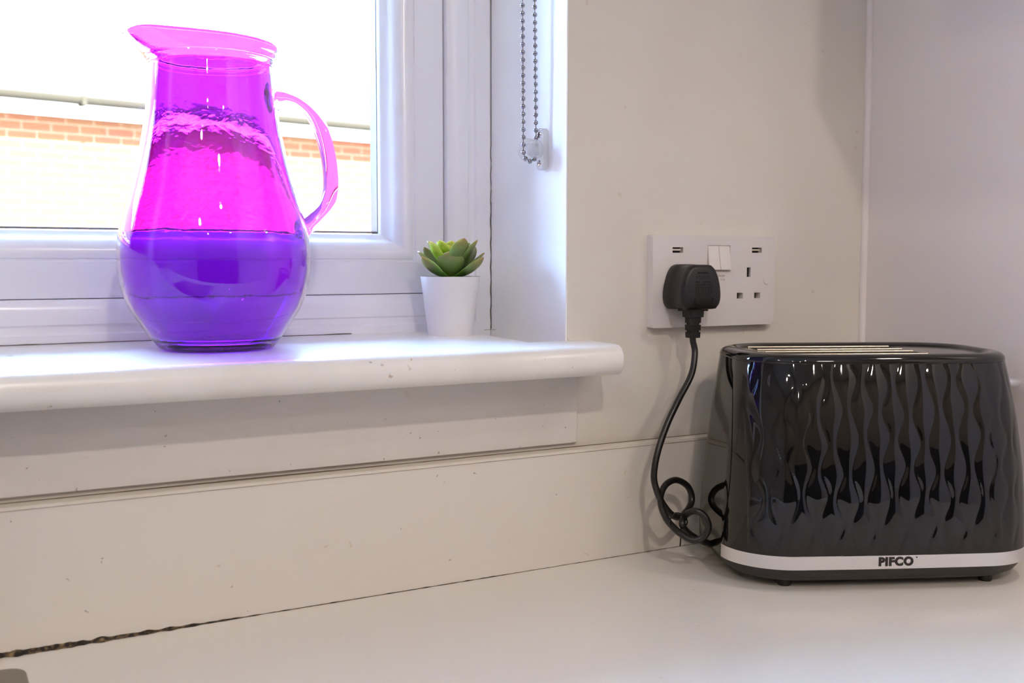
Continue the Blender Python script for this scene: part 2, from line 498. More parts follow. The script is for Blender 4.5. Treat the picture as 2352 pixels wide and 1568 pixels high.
# sill board: bullnose front with a horn past the reveal, gently sloping top
def sill_ring(x, shrink=0.0):
    pts = []
    pts.append((x, FY+0.02, zsill(FY+0.02))); pts.append((x, 0.02, zsill(0.02)))
    yb, zt, zb = -0.0455+shrink, zsill(-0.0455)-shrink*0.15, 0.1765+shrink*0.15
    cz = (zt+zb)/2; rz = (zt-zb)/2
    for k in range(11):
        a = math.radians(90-180*k/10)
        pts.append((x, yb - 0.0125*max(math.cos(a), 0)**0.8 if 0 < k < 10 else yb, cz+rz*math.sin(a)))
    pts.append((x, 0.02, 0.1765)); pts.append((x, FY+0.02, 0.1765))
    return pts
bm = BM()
rings = [sill_ring(x) for x in (wx0, -0.4, -0.1, 0.2, 0.45)]
loft(bm, rings, True, True, True)
# horn: the part past the reveal is only as deep as the wall face, so build it separately and join in the same mesh
def horn_ring(x, sh):
    pts = []
    yb, zt, zb = -0.0455+sh, zsill(-0.0455), 0.1765
    cz = (zt+zb)/2; rz = (zt-zb)/2
    pts.append((x, 0.001, zsill(0)))
    for k in range(11):
        a = math.radians(90-180*k/10)
        pts.append((x, (yb - 0.0125*max(math.cos(a), 0)**0.8) if 0 < k < 10 else yb, cz+rz*math.sin(a)))
    pts.append((x, 0.001, zb))
    return pts
hr = [horn_ring(0.45, 0)]
E0 = 0.5105
for k in range(7):
    a = k/6*PI/2
    hr.append(horn_ring(E0-0.004+0.004*math.sin(a), 0.006*(1-math.cos(a))))
# rounded end
vv = loft(bm, hr, True, False, False)
last = hr[-1]
cz = (zsill(0)+0.1765)/2
def endring(f, dx):
    return [(E0+dx, y, cz+(z-cz)*f) for (x, y, z) in last]
more = [last]
for k in range(1, 9):
    u_ = math.sin(k/8*PI/2)
    more.append(endring(1-0.10*(1-math.cos(k/8*PI/2)), 0.0014*u_))
loft(bm, more, True, False, True)
bmesh.ops.remove_doubles(bm, verts=bm.verts[:], dist=1e-5)
sill = winchild(obj('window_sill', bm, 'sill', None, 40))
# board under the sill
bm = BM(); box(bm, wx0, 0.4962, -0.0035, 0.004, 0.1125, 0.1775, 0.0006, 1)
ap = winchild(obj('apron_board', bm, 'apron'))
winchild(ribbon('paint_crack', [(0.4966, -0.0004, z) for z in (0.176, 0.170, 0.160, 0.150, 0.140, 0.128, 0.1165)], lambda p, i: (0.0003+0.0002*random.random(), 0.0003), (0, -1, 0), 'crack', None))
pts = [(XV-0.0018+0.0006*math.sin(k*1.7), FY-0.0004, 0.2055+0.006*k) for k in range(0, 30)] + [(XV-0.0016, FY-0.0004, 0.385), (XV-0.0016, FY-0.0004, 0.62)]
winchild(ribbon('sealant_crack', pts, lambda p, i: (0.0006 if p.z < 0.33 else 0.0003, 0.0005 if p.z < 0.33 else 0.0002), (0, -1, 0), 'crack', None))
winchild(ribbon('sealant_crack', [(-0.1, FY-0.0006, 0.2052), (0.02, FY-0.0006, 0.2054), (0.15, FY-0.0006, 0.2056), (0.25, FY-0.0006, 0.2054), (0.34, FY-0.0006, 0.2052)],
         lambda p, i: (0.0002+0.0009*max(0, noise.noise(p*40)), 0.0003), (0, -1, 0), 'crack', None))
winchild(ribbon('sealant_crack', [(0.474, FY-0.008, 0.2048), (0.481, FY-0.006, 0.2049), (0.4855, FY-0.010, 0.2048)], lambda p, i: (0.0006, 0.0006), (0, 0, 1), 'crack', None, step=0.002))
# soft plaster roll where wall meets sill
bm = BM(); tube(bm, [Vector((XV+0.001, -0.0, 0.2035)), Vector((XV+0.018, 0.0, 0.2028)), Vector((0.518, 0.001, 0.2022))], 0.0016, 8)
winchild(obj('plaster_fillet', bm, 'wall', None, 60))

# ------------------------------------------------------------------ upstand and worktop
ZC = 0.009
YU = -0.018
up_ = empty('trim_upstand', (0.0, YU, ZC)); tag(up_, kind='structure')
def upchild(o):
    o.parent = up_; o.matrix_parent_inverse = Matrix.Translation(-up_.location); return o
bm = BM(); box(bm, -1.7, XR-0.0005, YU, -0.0025, ZC, 0.1085, 0.0003, 1)
upchild(obj('upstand_board', bm, 'upstand'))
bm = BM(); box(bm, -1.7, XR-0.0006, YU-0.0003, -0.0030, 0.1068, 0.1092)
upchild(obj('upstand_edging', bm, 'worktop_edge'))
upchild(ribbon('edging_joint', [(-0.2, YU-0.0003, 0.1067), (0.2, YU-0.0003, 0.1067), (0.6, YU-0.0003, 0.1067), (XR-0.002, YU-0.0003, 0.1067)],
       lambda p, i: (0.00012+0.00010*noise.noise(p*60), 0.0001), (0, -1, 0), 'crack', None, 0.0001, 0.006))
upchild(ribbon('gap_line', [(-0.3, -0.0046, 0.1095), (XR-0.002, -0.0046, 0.1095)],
       lambda p, i: (0.0003+0.0032*max(0.0, 1-abs(p.x-0.21)/0.11)**0.7+0.0003*noise.noise(p*50), 0.0010), (0, 0, 1), 'gap', None, 0.0002, 0.004))
def gw(p, i):
    x = p.x
    b = 0.0046 if x < 0.08 else (0.0046-(x-0.08)*0.0285 if x < 0.21 else 0.0009)
    if x > 0.42: b = 0.00055
    return b*(0.75+0.6*noise.noise(Vector((x*130, 0, 3))))
bm = BM(); rows = []
k = 0
x = -0.25
while x < XR-0.004:
    g = max(0.0002, gw(Vector((x, 0, 0)), 0)); h = g*0.75+ (0.0022 if -0.2 < x < 0.038 else 0)*0.5
    rows.append([(x, YU+0.0002, ZC+h), (x, YU-g*0.5, ZC+h*0.55), (x, YU-g*(1.25+0.4*noise.noise(Vector((x*200, 5, 1)))), ZC+0.00015)])
    x += 0.0022
loft(bm, rows, False)
upchild(obj('grime_line', bm, 'grime'))

SX, SY = 0.0455, -0.0455     # sink corner
bm = BM()
box(bm, -1.7, XR-0.0004, -0.62, YU+0.001, ZC-0.038, ZC, 0.0, 1)
wt = obj('kitchen_worktop', bm, 'worktop')
tag(wt, 'glossy cream kitchen worktop running beneath the window under the toaster', 'worktop')
bm = BM()
o0 = rrect(-0.48, SX-0.004, -0.52, SY-0.004, 0.010)
a = [bm.verts.new((x, y, ZC-0.06)) for x, y in o0]; b = [bm.verts.new((x, y, ZC+0.02)) for x, y in o0]
bm.faces.new(a); bm.faces.new(b)
for i in range(len(a)): bm.faces.new((a[i], a[(i+1) % len(a)], b[(i+1) % len(a)], b[i]))
apply_bool(wt, [obj('c', bm, 'worktop')])
sk = empty('kitchen_sink', (-0.2, -0.28, ZC))
tag(sk, 'dull brown-grey steel sink corner set into the worktop at bottom left', 'sink')
bm = BM()
def skr(ins, z, r): return [(x+0.2, y+0.28, z) for x, y in rrect(-0.49+ins, SX-ins, -0.53+ins, SY-ins, r, 8)]
loft(bm, [skr(0.0, 0.0001, 0.012), skr(0.0004, 0.0010, 0.0118), skr(0.0016, 0.0015, 0.0115), skr(0.030, 0.0013, 0.02)])
obj('rim', bm, 'steel_sink', sk, 40)
bm = BM()
loft(bm, [skr(0.030, 0.0013, 0.02), skr(0.033, -0.003, 0.02), skr(0.040, -0.14, 0.03), skr(0.060, -0.16, 0.04)], True, False, True)
obj('bowl', bm, 'steel_sink', sk, 40)

# base cabinets under the worktop, each a carcass with a door
cabs = [(-1.7, -1.1), (-1.1, -0.5), (-0.5, 0.1), (0.1, 0.47), (0.47, 0.846)]
names = ['far left below the worktop, beside the left wall', 'second along from the left wall, below the worktop', 'below the sink', 'between the sink and the toaster end, below the worktop', 'below the toaster, against the right wall']
for (x0, x1), nm in zip(cabs, names):
    c = empty('base_cabinet', ((x0+x1)/2, -0.3, -0.9))
    h = (x1-x0)/2
    bm = BM(); zt = ZC-0.0385+0.9
    box(bm, -h+0.001, -h+0.018, -0.28, 0.285, 0, zt); box(bm, h-0.018, h-0.001, -0.28, 0.285, 0, zt)
    box(bm, -h+0.018, h-0.018, 0.27, 0.285, 0.1, zt); box(bm, -h+0.018, h-0.018, -0.28, 0.27, 0.1, 0.118)
    obj('carcass', bm, 'unit', c)
    bm = BM(); box(bm, -h+0.002, h-0.002, -0.30, -0.282, 0.12, zt-0.004, 0.001, 1); d = obj('door', bm, 'unit', c)
    bm = BM(); tube(bm, [Vector((h-0.04, -0.30, zt-0.06)), Vector((h-0.04, -0.322, zt-0.06)), Vector((h-0.04, -0.322, zt-0.2)), Vector((h-0.04, -0.30, zt-0.2))], 0.005, 8)
    obj('handle', bm, 'chrome', d, 60)
    tag(c, 'white base cabinet ' + nm, 'cabinet', 'base cabinets under the worktop')

# unseen cupboard added to cast the corner shadow, with the small lamp under it
c = empty('shadow_cupboard', (0.765, -0.47, 0.58)); tag(c, 'unseen white wall cupboard added above the toaster to cast a shadow on the window wall', 'cupboard')
bm = BM(); box(bm, -0.078, 0.0825, -0.26, 0.22, 0, 0.70, 0.002, 1); obj('carcass', bm, 'unit', c)
bm = BM(); box(bm, -0.094, -0.079, -0.258, 0.218, 0.002, 0.698, 0.001, 1); obj('door', bm, 'unit', c)
# unseen black block added behind the camera so the toaster front reflects something dark
c = empty('reflection_block', (-0.4, -2.95, -0.9)); tag(c, 'long black block added unseen behind the viewpoint to darken the toaster reflection', 'reflection_block')
bm = BM(); box(bm, -1.3, 1.2, -0.24, 0.22, 0.05, 1.02, 0.004, 1); obj('carcass', bm, 'darkunit', c)
for dx in (-1.25, 1.15):
    for dy in (-0.2, 0.18):
        bm = BM(); box(bm, dx-0.02, dx+0.02, dy-0.02, dy+0.02, 0, 0.05); obj('leg', bm, 'darkunit', c)
# lamp fittings
fit_names = ['over the middle of the kitchen', 'nearest the window, right', 'nearest the window, left', 'far left corner by the back wall', 'far right corner by the back wall', 'under the wall cupboard']
for (x, y, z, e, r), nm in zip(LAMPS, fit_names):
    c = empty('downlight', (x, y, z)); tag(c, 'small round recessed spotlight ' + nm, 'light', 'recessed spotlights')
    bm = BM(); lathe(bm, [(r*1.02, 0.004), (r*1.05, -0.004), (r*1.35, -0.004), (r*1.4, 0.004)], n=24); obj('bezel', bm, 'chrome', c, 60)
    bm = BM(); lathe(bm, [(r*0.98, 0.002), (r*0.98, -0.001)], n=24, cap0=True, cap1=True); obj('lens', bm, 'lampglow', c)

# ------------------------------------------------------------------ outdoors
ang = math.radians(10.9)
bx, by = 1.022, 8.609
hs = empty('neighbour_house', (bx, by, -0.95), ang)
tag(hs, 'orange brick bungalow with pale tiled roof seen through the window', 'house')
ZS = 1.435+0.95 - 0.002
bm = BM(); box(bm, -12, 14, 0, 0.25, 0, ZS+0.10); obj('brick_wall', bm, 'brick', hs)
bm = BM(); box(bm, -12, 14, -0.24, 0.01, ZS+0.0, ZS+0.012); obj('soffit', bm, 'fascia', hs)
bm = BM(); box(bm, -12, 14, -0.262, -0.24, ZS-0.004, ZS+0.14); obj('fascia_board', bm, 'fascia', hs)
bm = BM()
rows = []
for x in (-12, 14):
    rows.append([(x, -0.318+0.055*math.cos(math.radians(a)), ZS+0.125+0.060*math.sin(math.radians(a))) for a in range(180, 361, 15)]
                + [(x, -0.318+0.051*math.cos(math.radians(a)), ZS+0.125+0.056*math.sin(math.radians(a))) for a in range(360, 179, -15)])
loft(bm, rows, True, True, True); g = obj('gutter', bm, 'gutter', hs, 40)
bm = BM(); box(bm, 0.02, 0.06, -0.375, -0.255, ZS+0.055, ZS+0.135, 0.004, 1); obj('gutter_bracket', bm, 'gutter', hs)
bm = BM()
sl = math.radians(34)
p0 = (-0.30, ZS+0.15); p1 = (-0.30+4.2*math.cos(sl), ZS+0.15+4.2*math.sin(sl))
rows = [[(x, p0[0], p0[1]), (x, p1[0], p1[1]), (x, p1[0]+3.5, p1[1]-2.3), (x, p1[0]+3.5, p1[1]-2.36), (x, p1[0], p1[1]-0.06), (x, p0[0], p0[1]-0.03)] for x in (-12, 14)]
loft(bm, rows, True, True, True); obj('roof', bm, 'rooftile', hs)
bm = BM(); box(bm, -20, 25, 0.32, 30, -1.05, -0.95); tag(obj('ground', bm, 'paving'), kind='structure')

# ------------------------------------------------------------------ purple jug
JX, JY = 0.1972, 0.0543
JZ = zsill(JY-0.035)+0.0003
jug = empty('glass_jug', (JX, JY, JZ))
jug.rotation_euler = (0, 0, 0)
tag(jug, 'large purple glass jug with spout and handle standing on the window sill', 'jug')
SPD = PI   # spout points to -x, handle to +x
outer = [(0.0, 0.0032), (0.020, 0.0030), (0.031, 0.0016), (0.0375, 0.0), (0.0415, 0.0006), (0.0450, 0.0032), (0.0492, 0.0085), (0.0545, 0.0155), (0.0597, 0.0235), (0.0645, 0.0315), (0.0682, 0.0400), (0.0708, 0.0490),
         (0.0724, 0.0580), (0.0733, 0.0690), (0.0731, 0.0790), (0.0720, 0.0880), (0.0699, 0.0970), (0.0673, 0.1070), (0.0644, 0.1170), (0.0615, 0.1270), (0.0588, 0.1370), (0.0563, 0.1470),
         (0.0541, 0.1570), (0.0520, 0.1680), (0.0504, 0.1780), (0.0492, 0.1880), (0.0482, 0.1990), (0.0474, 0.2080), (0.0468, 0.2145), (0.0466, 0.2180),
         (0.0474, 0.2196), (0.0480, 0.2210), (0.0482, 0.2226), (0.0478, 0.2242), (0.0484, 0.2252), (0.0498, 0.2272), (0.0510, 0.2296), (0.0518, 0.2322), (0.0522, 0.2345), (0.0520, 0.2360), (0.0510, 0.2368)]
NA = 96
def rim_fx(a):   # how much of the spout there is in this direction
    d = (a-SPD+PI) % (2*PI) - PI
    return math.exp(-(d/0.42)**2), math.exp(-(d/0.85)**2)
def jring(r, z, inner=False):
    pts = []
    for i in range(NA):
        a = 2*PI*i/NA
        s, s2 = rim_fx(a)
        k = min(1, max(0, (z-0.2225)/0.0145)); k = k*k*(3-2*k)
        kl = min(1, max(0, (z-0.2205)/0.0150)); rr = r + 0.0130*s*kl - 0.0010*s*math.sin(PI*kl)
        zz = z + (0.0060*s2 - 0.0040*math.exp(-(((a-SPD+PI) % (2*PI) - PI)/0.22)**2))*k - 0.0026*k*(1+math.cos(a))/2
        pts.append((rr*math.cos(a), rr*math.sin(a), zz))
    return pts
def smoothprof(pr, k=3):
    q = crom([(r, z, 0) for r, z in pr], k); return [(max(v.x, 0), v.y) for v in q]
bm = BM()
op = smoothprof(outer)
rings = [jring(max(r, 0.0006), z) for r, z in op]
TH = 0.0030
inner = []
for r, z in reversed(outer[:-1]):
    if z < 0.012 and r < 0.049: continue
    inner.append((r-TH-(0.0006 if z > 0.225 else 0), z))
inner = [(0.0503, 0.2370)] + [(0.0492, 0.2362)] + [p for p in inner if p[1] < 0.2335]
inner += [(0.0430, 0.0100), (0.0380, 0.0082), (0.028, 0.0078), (0.0, 0.0080)]
ip = smoothprof(inner)
rin = [jring(max(r, 0.0006), z) for r, z in ip]
vo = loft(bm, rings, True, True, False, 0)
vi = loft(bm, rin, True, False, True, 1)
for i in range(NA):
    j = (i+1) % NA
    bm.faces.new((vo[-1][i], vo[-1][j], vi[0][j], vi[0][i]))
obj('body', bm, ['jug_clear', 'jug_in'], jug, 180)
# handle: oval bar from the neck down to the shoulder
hp = [(0.0464, 0.1985), (0.0550, 0.1995), (0.0665, 0.1975), (0.0775, 0.1895), (0.0850, 0.1770), (0.0905, 0.1590), (0.0932, 0.1400), (0.0925, 0.1240), (0.0875, 0.1110), (0.0790, 0.1020), (0.0722, 0.0965), (0.0690, 0.0890)]
cp = crom([(r*1.015, 0, z) for r, z in hp], 8)
nn = len(cp)
ra = []; rb = []
for i in range(nn):
    t = i/(nn-1)
    ra.append(0.0060+0.0060*math.exp(-(t/0.09)**2)+0.0012*math.exp(-((t-0.85)/0.12)**2)-0.0022*max(0, t-0.9)/0.1)
    rb.append(0.0085+0.0035*math.exp(-(t/0.09)**2)+0.002*math.exp(-((t-1)/0.1)**2))
bm = BM(); tube(bm, cp, ra if False else rb, 20, ra, Vector((0, 0, 1)))
obj('handle', bm, 'jug', jug, 180)

# ------------------------------------------------------------------ succulent in its pot
PX, PY = 0.4211, 0.0975
PZ = zsill(PY-0.02)+0.0002
plant = empty('potted_succulent', (PX, PY, PZ))
tag(plant, 'small green rosette succulent in a plain white tapered pot on the sill', 'plant')
bm = BM()
lathe(bm, smoothprof([(0.0, 0.0012), (0.0185, 0.0010), (0.0198, 0.0), (0.0204, 0.0008), (0.0238, 0.0262), (0.0272, 0.0520), (0.0272, 0.0526), (0.0266, 0.0528), (0.0262, 0.0520), (0.0258, 0.048), (0.0256, 0.0455)], 3), n=64, cap0=True)
obj('pot', bm, 'pot', plant, 40)
bm = BM()
rows = []
for r in (0.0257, 0.019, 0.012, 0.005, 0.0005):
    rows.append([(r*math.cos(2*PI*i/32), r*math.sin(2*PI*i/32), 0.0475+0.001*noise.noise(Vector((r*900*math.cos(2*PI*i/32), r*900*math.sin(2*PI*i/32), 0)))) for i in range(32)])
loft(bm, rows, True, False, True); obj('compost', bm, 'soil', plant, 60)
bm = BM(); tube(bm, crom([(0, 0, 0.046), (0.0004, 0, 0.055), (0, 0, 0.066), (0, 0, 0.074)], 4), [0.0032]*5+[0.0026]*8, 12); obj('stem', bm, 'stem', plant, 60)
view_az = math.atan2(-(0.78274+PY), -PX)
def leaf(az, tilt, length, width, curl, z0, young, r0=0.0015):
    """spoon-shaped leaf: narrow foot, wide rounded blade, small pointed tip, cupped"""
    bm = BM(); nl, nw = 18, 10
    length *= 1.2; width *= 1.22
    lay = bm.verts.layers.float.new('along')
    d = Vector((math.cos(az), math.sin(az), 0)); s = Vector((-math.sin(az), math.cos(az), 0)); u = Vector((0, 0, 1))
    pos = d*r0 + u*z0; rings = []; ts = []
    for i in range(nl+1):
        t = i/nl
        th = tilt + curl*(t**1.2)
        if i: pos = pos + (d*math.cos(th)+u*math.sin(th))*length/nl
        if t < 0.62: wf = 0.30+0.70*math.sin(t/0.62*PI/2)**1.5
        else: wf = max(0.0, 1-((t-0.62)/0.38)**2.4)**0.75
        wd = width*0.5*max(wf, 0.02)
        if t > 0.96: wd = width*0.06*(1.02-t)/0.06
        nrm = (-d*math.sin(th)+u*math.cos(th))
        thk = 0.0015*(1-0.5*t)
        top, bot = [], []
        for j in range(nw+1):
            q = -1+2*j/nw
            cup = 0.30*wd*q*q
            e = math.sqrt(max(0, 1-q*q))
            top.append(pos + s*wd*q + nrm*(cup+thk*e*0.4)); bot.append(pos + s*wd*q + nrm*(cup-thk*e))
        rings.append(top + bot[-2:0:-1]); ts.append(t)
    vv = loft(bm, rings, True, True, True)
    for r, t in zip(vv, ts):
        for v in r: v[lay] = t
    return obj('leaf', bm, 'leaf_inner' if young else 'leaf', plant, 70)
# outer ring, middle ring, inner ring; angles are measured from the side that faces the room
outer_l = [(-80, 26, 0.031, 0.0150, 30), (-52, 4, 0.031, 0.0160, 58), (2, 34, 0.0235, 0.0205, 60), (58, 2, 0.033, 0.0160, 56), (88, 22, 0.031, 0.0150, 32), (124, 22, 0.033, 0.017, 50), (164, 24, 0.032, 0.018, 55), (-122, 22, 0.033, 0.017, 50)]
for a, ti, ln, wd, cu in outer_l:
    leaf(view_az+math.radians(a), math.radians(ti), ln, wd, math.radians(cu), 0.0535, False, 0.002)
mid_l = [(-60, 40, 0.028, 0.015, 30), (-20, 62, 0.021, 0.016, 30), (38, 38, 0.030, 0.0175, 42), (78, 36, 0.031, 0.015, 30), (120, 42, 0.027, 0.015, 25), (168, 44, 0.026, 0.015, 25), (-105, 42, 0.029, 0.015, 26)]
for a, ti, ln, wd, cu in mid_l:
    leaf(view_az+math.radians(a), math.radians(ti), ln, wd, math.radians(cu), 0.059, a in (-20, -60), 0.0018)
for a, ti, ln, wd, cu in [(-50, 52, 0.021, 0.013, 22), (10, 64, 0.019, 0.012, 22), (70, 52, 0.022, 0.011, 15), (130, 56, 0.020, 0.011, 15), (-110, 54, 0.020, 0.011, 15)]:
    leaf(view_az+math.radians(a), math.radians(ti), ln, wd, math.radians(cu), 0.065, True, 0.0014)
for a, ti, ln, wd, cu in [(0, 70, 0.011, 0.007, 15), (90, 66, 0.013, 0.006, 10), (180, 72, 0.012, 0.006, 10), (-90, 66, 0.013, 0.006, 10)]:
    leaf(view_az+math.radians(a), math.radians(ti), ln, wd, math.radians(cu), 0.0715, True, 0.0008)

# ------------------------------------------------------------------ blind chain and its tensioner on the reveal
ch = empty('blind_chain', (0.4705, 0.037, 0.3660))
tag(ch, 'looped nickel bead chain of a roller blind hanging beside the window reveal', 'chain')
bmb = BM(); bmesh.ops.create_icosphere(bmb, subdivisions=3, radius=0.00215)
bead0 = obj('bead', bmb, 'beadsteel', ch, 180)
A0, A1 = Vector((-0.0088, 0, 0.256)), Vector((-0.0064, 0, 0.002))
B0, B1 = Vector((0.0030, 0, 0.256)), Vector((0.0066, 0, 0.002))
n = int((A0-A1).length/0.00655)
loop = [A0+(A1-A0)*i/n for i in range(n+1)]
arc = [Vector((0.0001-0.0065*math.cos(k/4*PI), 0, 0.002-0.0075*math.sin(k/4*PI))) for k in range(1, 4)]
n2 = int((B0-B1).length/0.00655)
loop2 = [B1+(B0-B1)*i/n2 for i in range(n2+1)]
pts = loop+arc+loop2
first = True
for p in pts:
    if first: b = bead0; first = False
    else:
        b = bead0.copy(); COL.objects.link(b); b.parent = ch
    b.location = p
bm = BM(); tube(bm, pts, 0.00045, 8, upv=Vector((0, 1, 0))); obj('ball_link_wire', bm, 'beadsteel', ch, 60)

tn = empty('chain_tensioner', (XV-0.0020, 0.036, 0.3715))
tag(tn, 'clear plastic chain tensioner screwed to the white reveal', 'bracket')
bm = BM()
def yz_prism(bm, outline, x0, x1, bev=0):
    a = [bm.verts.new((x0, y, z)) for y, z in outline]; b = [bm.verts.new((x1, y, z)) for y, z in outline]
    nn_ = len(a); f = bm.faces.new(a); bm.faces.new(list(reversed(b)))
    for i in range(nn_): bm.faces.new((a[i], b[i], b[(i+1) % nn_], a[(i+1) % nn_]))
    if bev: bmesh.ops.bevel(bm, geom=list(f.edges), offset=bev, segments=2, affect='EDGES', profile=0.5)
yz_prism(bm, rrect(-0.0062, 0.0068, -0.0185, 0.0185, 0.0055), -0.0055, 0.0, 0.0012)
obj('base_plate', bm, 'acrylic', tn, 40)
bm = BM(); prism(bm, rrect(-0.0150, -0.0056, -0.0052, 0.0052, 0.002), 0.0045, 0.0065, 0.0003, 1); obj('bracket_arm', bm, 'acrylic', tn, 40)
def ycyl(bm, cx, cz, prof, n=40):
    loft(bm, [[(cx+r*math.cos(2*PI*i/n), y, cz+r*math.sin(2*PI*i/n)) for i in range(n)] for r, y in prof], True, True, True)
for y0_, rr_ in ((0.0066, 0.0106), (-0.0062, 0.0084)):
    bm = BM(); ycyl(bm, -0.0128, -0.0005, [(rr_-0.0005, y0_), (rr_, y0_+0.0005), (rr_, y0_+0.0015), (rr_-0.0005, y0_+0.0020)]); obj('pulley_cheek', bm, 'acrylic', tn, 40)
bm = BM(); ycyl(bm, -0.0128, -0.0005, [(0.0036, -0.0041), (0.0030, 0.0), (0.0036, 0.0044)]); obj('pulley_hub', bm, 'acrylic', tn, 40)
for z in (0.0128, -0.0125):
    bm = BM()
    rows = []
    for x_, r_ in ((-0.0055, 0.0030), (-0.0062, 0.0029), (-0.0068, 0.0022), (-0.0070, 0.0010)):
        rows.append([(x_, r_*math.cos(2*PI*i/24), z+r_*math.sin(2*PI*i/24)) for i in range(24)])
    loft(bm, rows, True, True, True); s_ = obj('screw', bm, 'chrome', tn, 60)
    bm = BM(); box(bm, -0.00715, -0.0066, -0.0014, 0.0014, z-0.0003, z+0.0003); box(bm, -0.00715, -0.0066, -0.0003, 0.0003, z-0.0014, z+0.0014)
    obj('cross_slot', bm, 'dark', s_)

# ------------------------------------------------------------------ double socket
PX0, PX1, PZ0, PZ1 = 0.5722, 0.7180, 0.2116, 0.2962
pcx, pcz = (PX0+PX1)/2, (PZ0+PZ1)/2
sock = empty('wall_socket', (pcx, 0, pcz))
tag(sock, 'white double wall socket with two charging ports beside the window', 'socket')
def sx_(x): return x-pcx
def sz_(z): return z-pcz
bm = BM()
prism(bm, rrect(sx_(PX0), sx_(PX1), sz_(PZ0), sz_(PZ1), 0.0022), -0.0092, 0.0, 0.0022, 4)
plate = obj('face_plate', bm, 'plate', sock)
cut = []
def cutter(x0, x1, z0, z1, depth):
    b_ = BM(); box(b_, sx_(x0), sx_(x1), -0.02, -0.0092+depth, sz_(z0), sz_(z1)); o_ = obj('c', b_, 'plate', sock); cut.append(o_)
cutter(0.5943, 0.6066, 0.2800, 0.2850, 0.006)
cutter(0.6889, 0.7012, 0.2803, 0.2853, 0.006)
cutter(0.6829, 0.6877, 0.2574, 0.2664, 0.008)
cutter(0.6711, 0.6785, 0.2369, 0.2424, 0.0070)
cutter(0.6926, 0.7000, 0.2369, 0.2423, 0.0070)
cutter(0.6348, 0.6622, 0.2634, 0.2872, 0.0010)
bpy.context.view_layer.update()
apply_bool(plate, cut)
for p in plate.data.polygons: p.use_smooth = True
plate.data.set_sharp_from_angle(angle=math.radians(25))
for x0, x1, z0, z1, dd in ((0.6829, 0.6877, 0.2574, 0.2664, 0.0032), (0.6711, 0.6785, 0.2369, 0.2424, 0.0068), (0.6926, 0.7000, 0.2369, 0.2423, 0.0068), (0.5943, 0.6066, 0.2800, 0.2850, 0.0058), (0.6889, 0.7012, 0.2803, 0.2853, 0.0058)):
    bm = BM(); box(bm, sx_(x0), sx_(x1), -0.0092+dd-0.0006, -0.0092+dd, sz_(z0), sz_(z1)); obj('port_shade_back' if dd == 0.0058 else 'shutter_hole_shade', bm, 'dark' if dd < 0.006 else 'shutter', sock)  # dark inserts stand for shade in ports and earth hole; lower two are shutters
for x0, x1, z1 in ((0.5943, 0.6066, 0.2850), (0.6889, 0.7012, 0.2853)):
    bm = BM(); box(bm, sx_(x0)+0.0004, sx_(x1)-0.0022, -0.0084, -0.004, sz_(z1)-0.0030, sz_(z1)-0.0014); obj('port_tongue', bm, 'brass', sock)
for x0, x1 in ((0.6354, 0.6483), (0.6487, 0.6616)):
    # rocker tilted out at the bottom: switched on
    bm = BM()
    a_, b_ = sx_(x0), sx_(x1); zt, zb = sz_(0.2866), sz_(0.2640)
    v = [(a_, -0.0088, zt), (b_, -0.0088, zt), (b_, -0.0125, zb), (a_, -0.0125, zb), (a_, -0.0076, zt), (b_, -0.0076, zt), (b_, -0.0080, zb+0.0012), (a_, -0.0080, zb+0.0012)]
    V = [bm.verts.new(q) for q in v]
    for f in ((0, 1, 2, 3), (4, 7, 6, 5), (0, 4, 5, 1), (3, 2, 6, 7), (0, 3, 7, 4), (1, 5, 6, 2)): bm.faces.new([V[i] for i in f])
    bmesh.ops.bevel(bm, geom=bm.edges[:], offset=0.0004, segments=2, affect='EDGES')
    obj('rocker_switch', bm, 'switch', sock)
for x in (0.7081, 0.5886):
    bm = BM(); rows = []
    for r_, y_ in ((0.0044, -0.0088), (0.0044, -0.00945), (0.0041, -0.0098), (0.0010, -0.0098)):
        rows.append([(sx_(x)+r_*math.cos(2*PI*i/32), y_, sz_(0.2543)+r_*math.sin(2*PI*i/32)) for i in range(32)])
    loft(bm, rows, True, False, True); obj('screw_cap', bm, 'plate', sock, 30)
text_mesh('printed_text', 'Charger', 0.0030, 'print', sock, (sx_(0.6515), -0.0093, sz_(0.2588)), (PI/2, 0, 0), 0.00005)
text_mesh('printed_text', '2.1A', 0.0030, 'print', sock, (sx_(0.6535), -0.0093, sz_(0.2551)), (PI/2, 0, 0), 0.00005)

# ------------------------------------------------------------------ plug and its cord
pw = empty('power_cord', (0.6050, -0.0092, 0.2487))
tag(pw, 'black mains plug in the wall socket with its looped black cord', 'plug')
QX, QZ = 0.604, 0.2487
def plug_outline(sc=1.0):
    # flat-topped dome with rounded lower corners, x half width 0.0218
    pts = [(-0.008, 0.0208), (0.008, 0.0208), (0.0118, 0.0196), (0.0148, 0.0168), (0.0178, 0.0115), (0.02, 0.005), (0.0213, -0.001), (0.0218, -0.007), (0.0214, -0.012), (0.02, -0.0158), (0.0175, -0.0185), (0.0138, -0.0197), (-0.0138, -0.0197), (-0.0175, -0.0185), (-0.02, -0.0158), (-0.0214, -0.012), (-0.0218, -0.007), (-0.0213, -0.001), (-0.02, 0.005), (-0.0178, 0.0115), (-0.0148, 0.0168), (-0.0118, 0.0196)]
    q = crom([(x, z, 0) for x, z in pts+[pts[0]]], 3)[:-1]
    return [(v.x*sc, v.y*sc) for v in q]
ol = plug_outline()
bm = BM()
def prg(f, y): return [(x*f, y, z*(f if True else 1)) for x, z in ol]
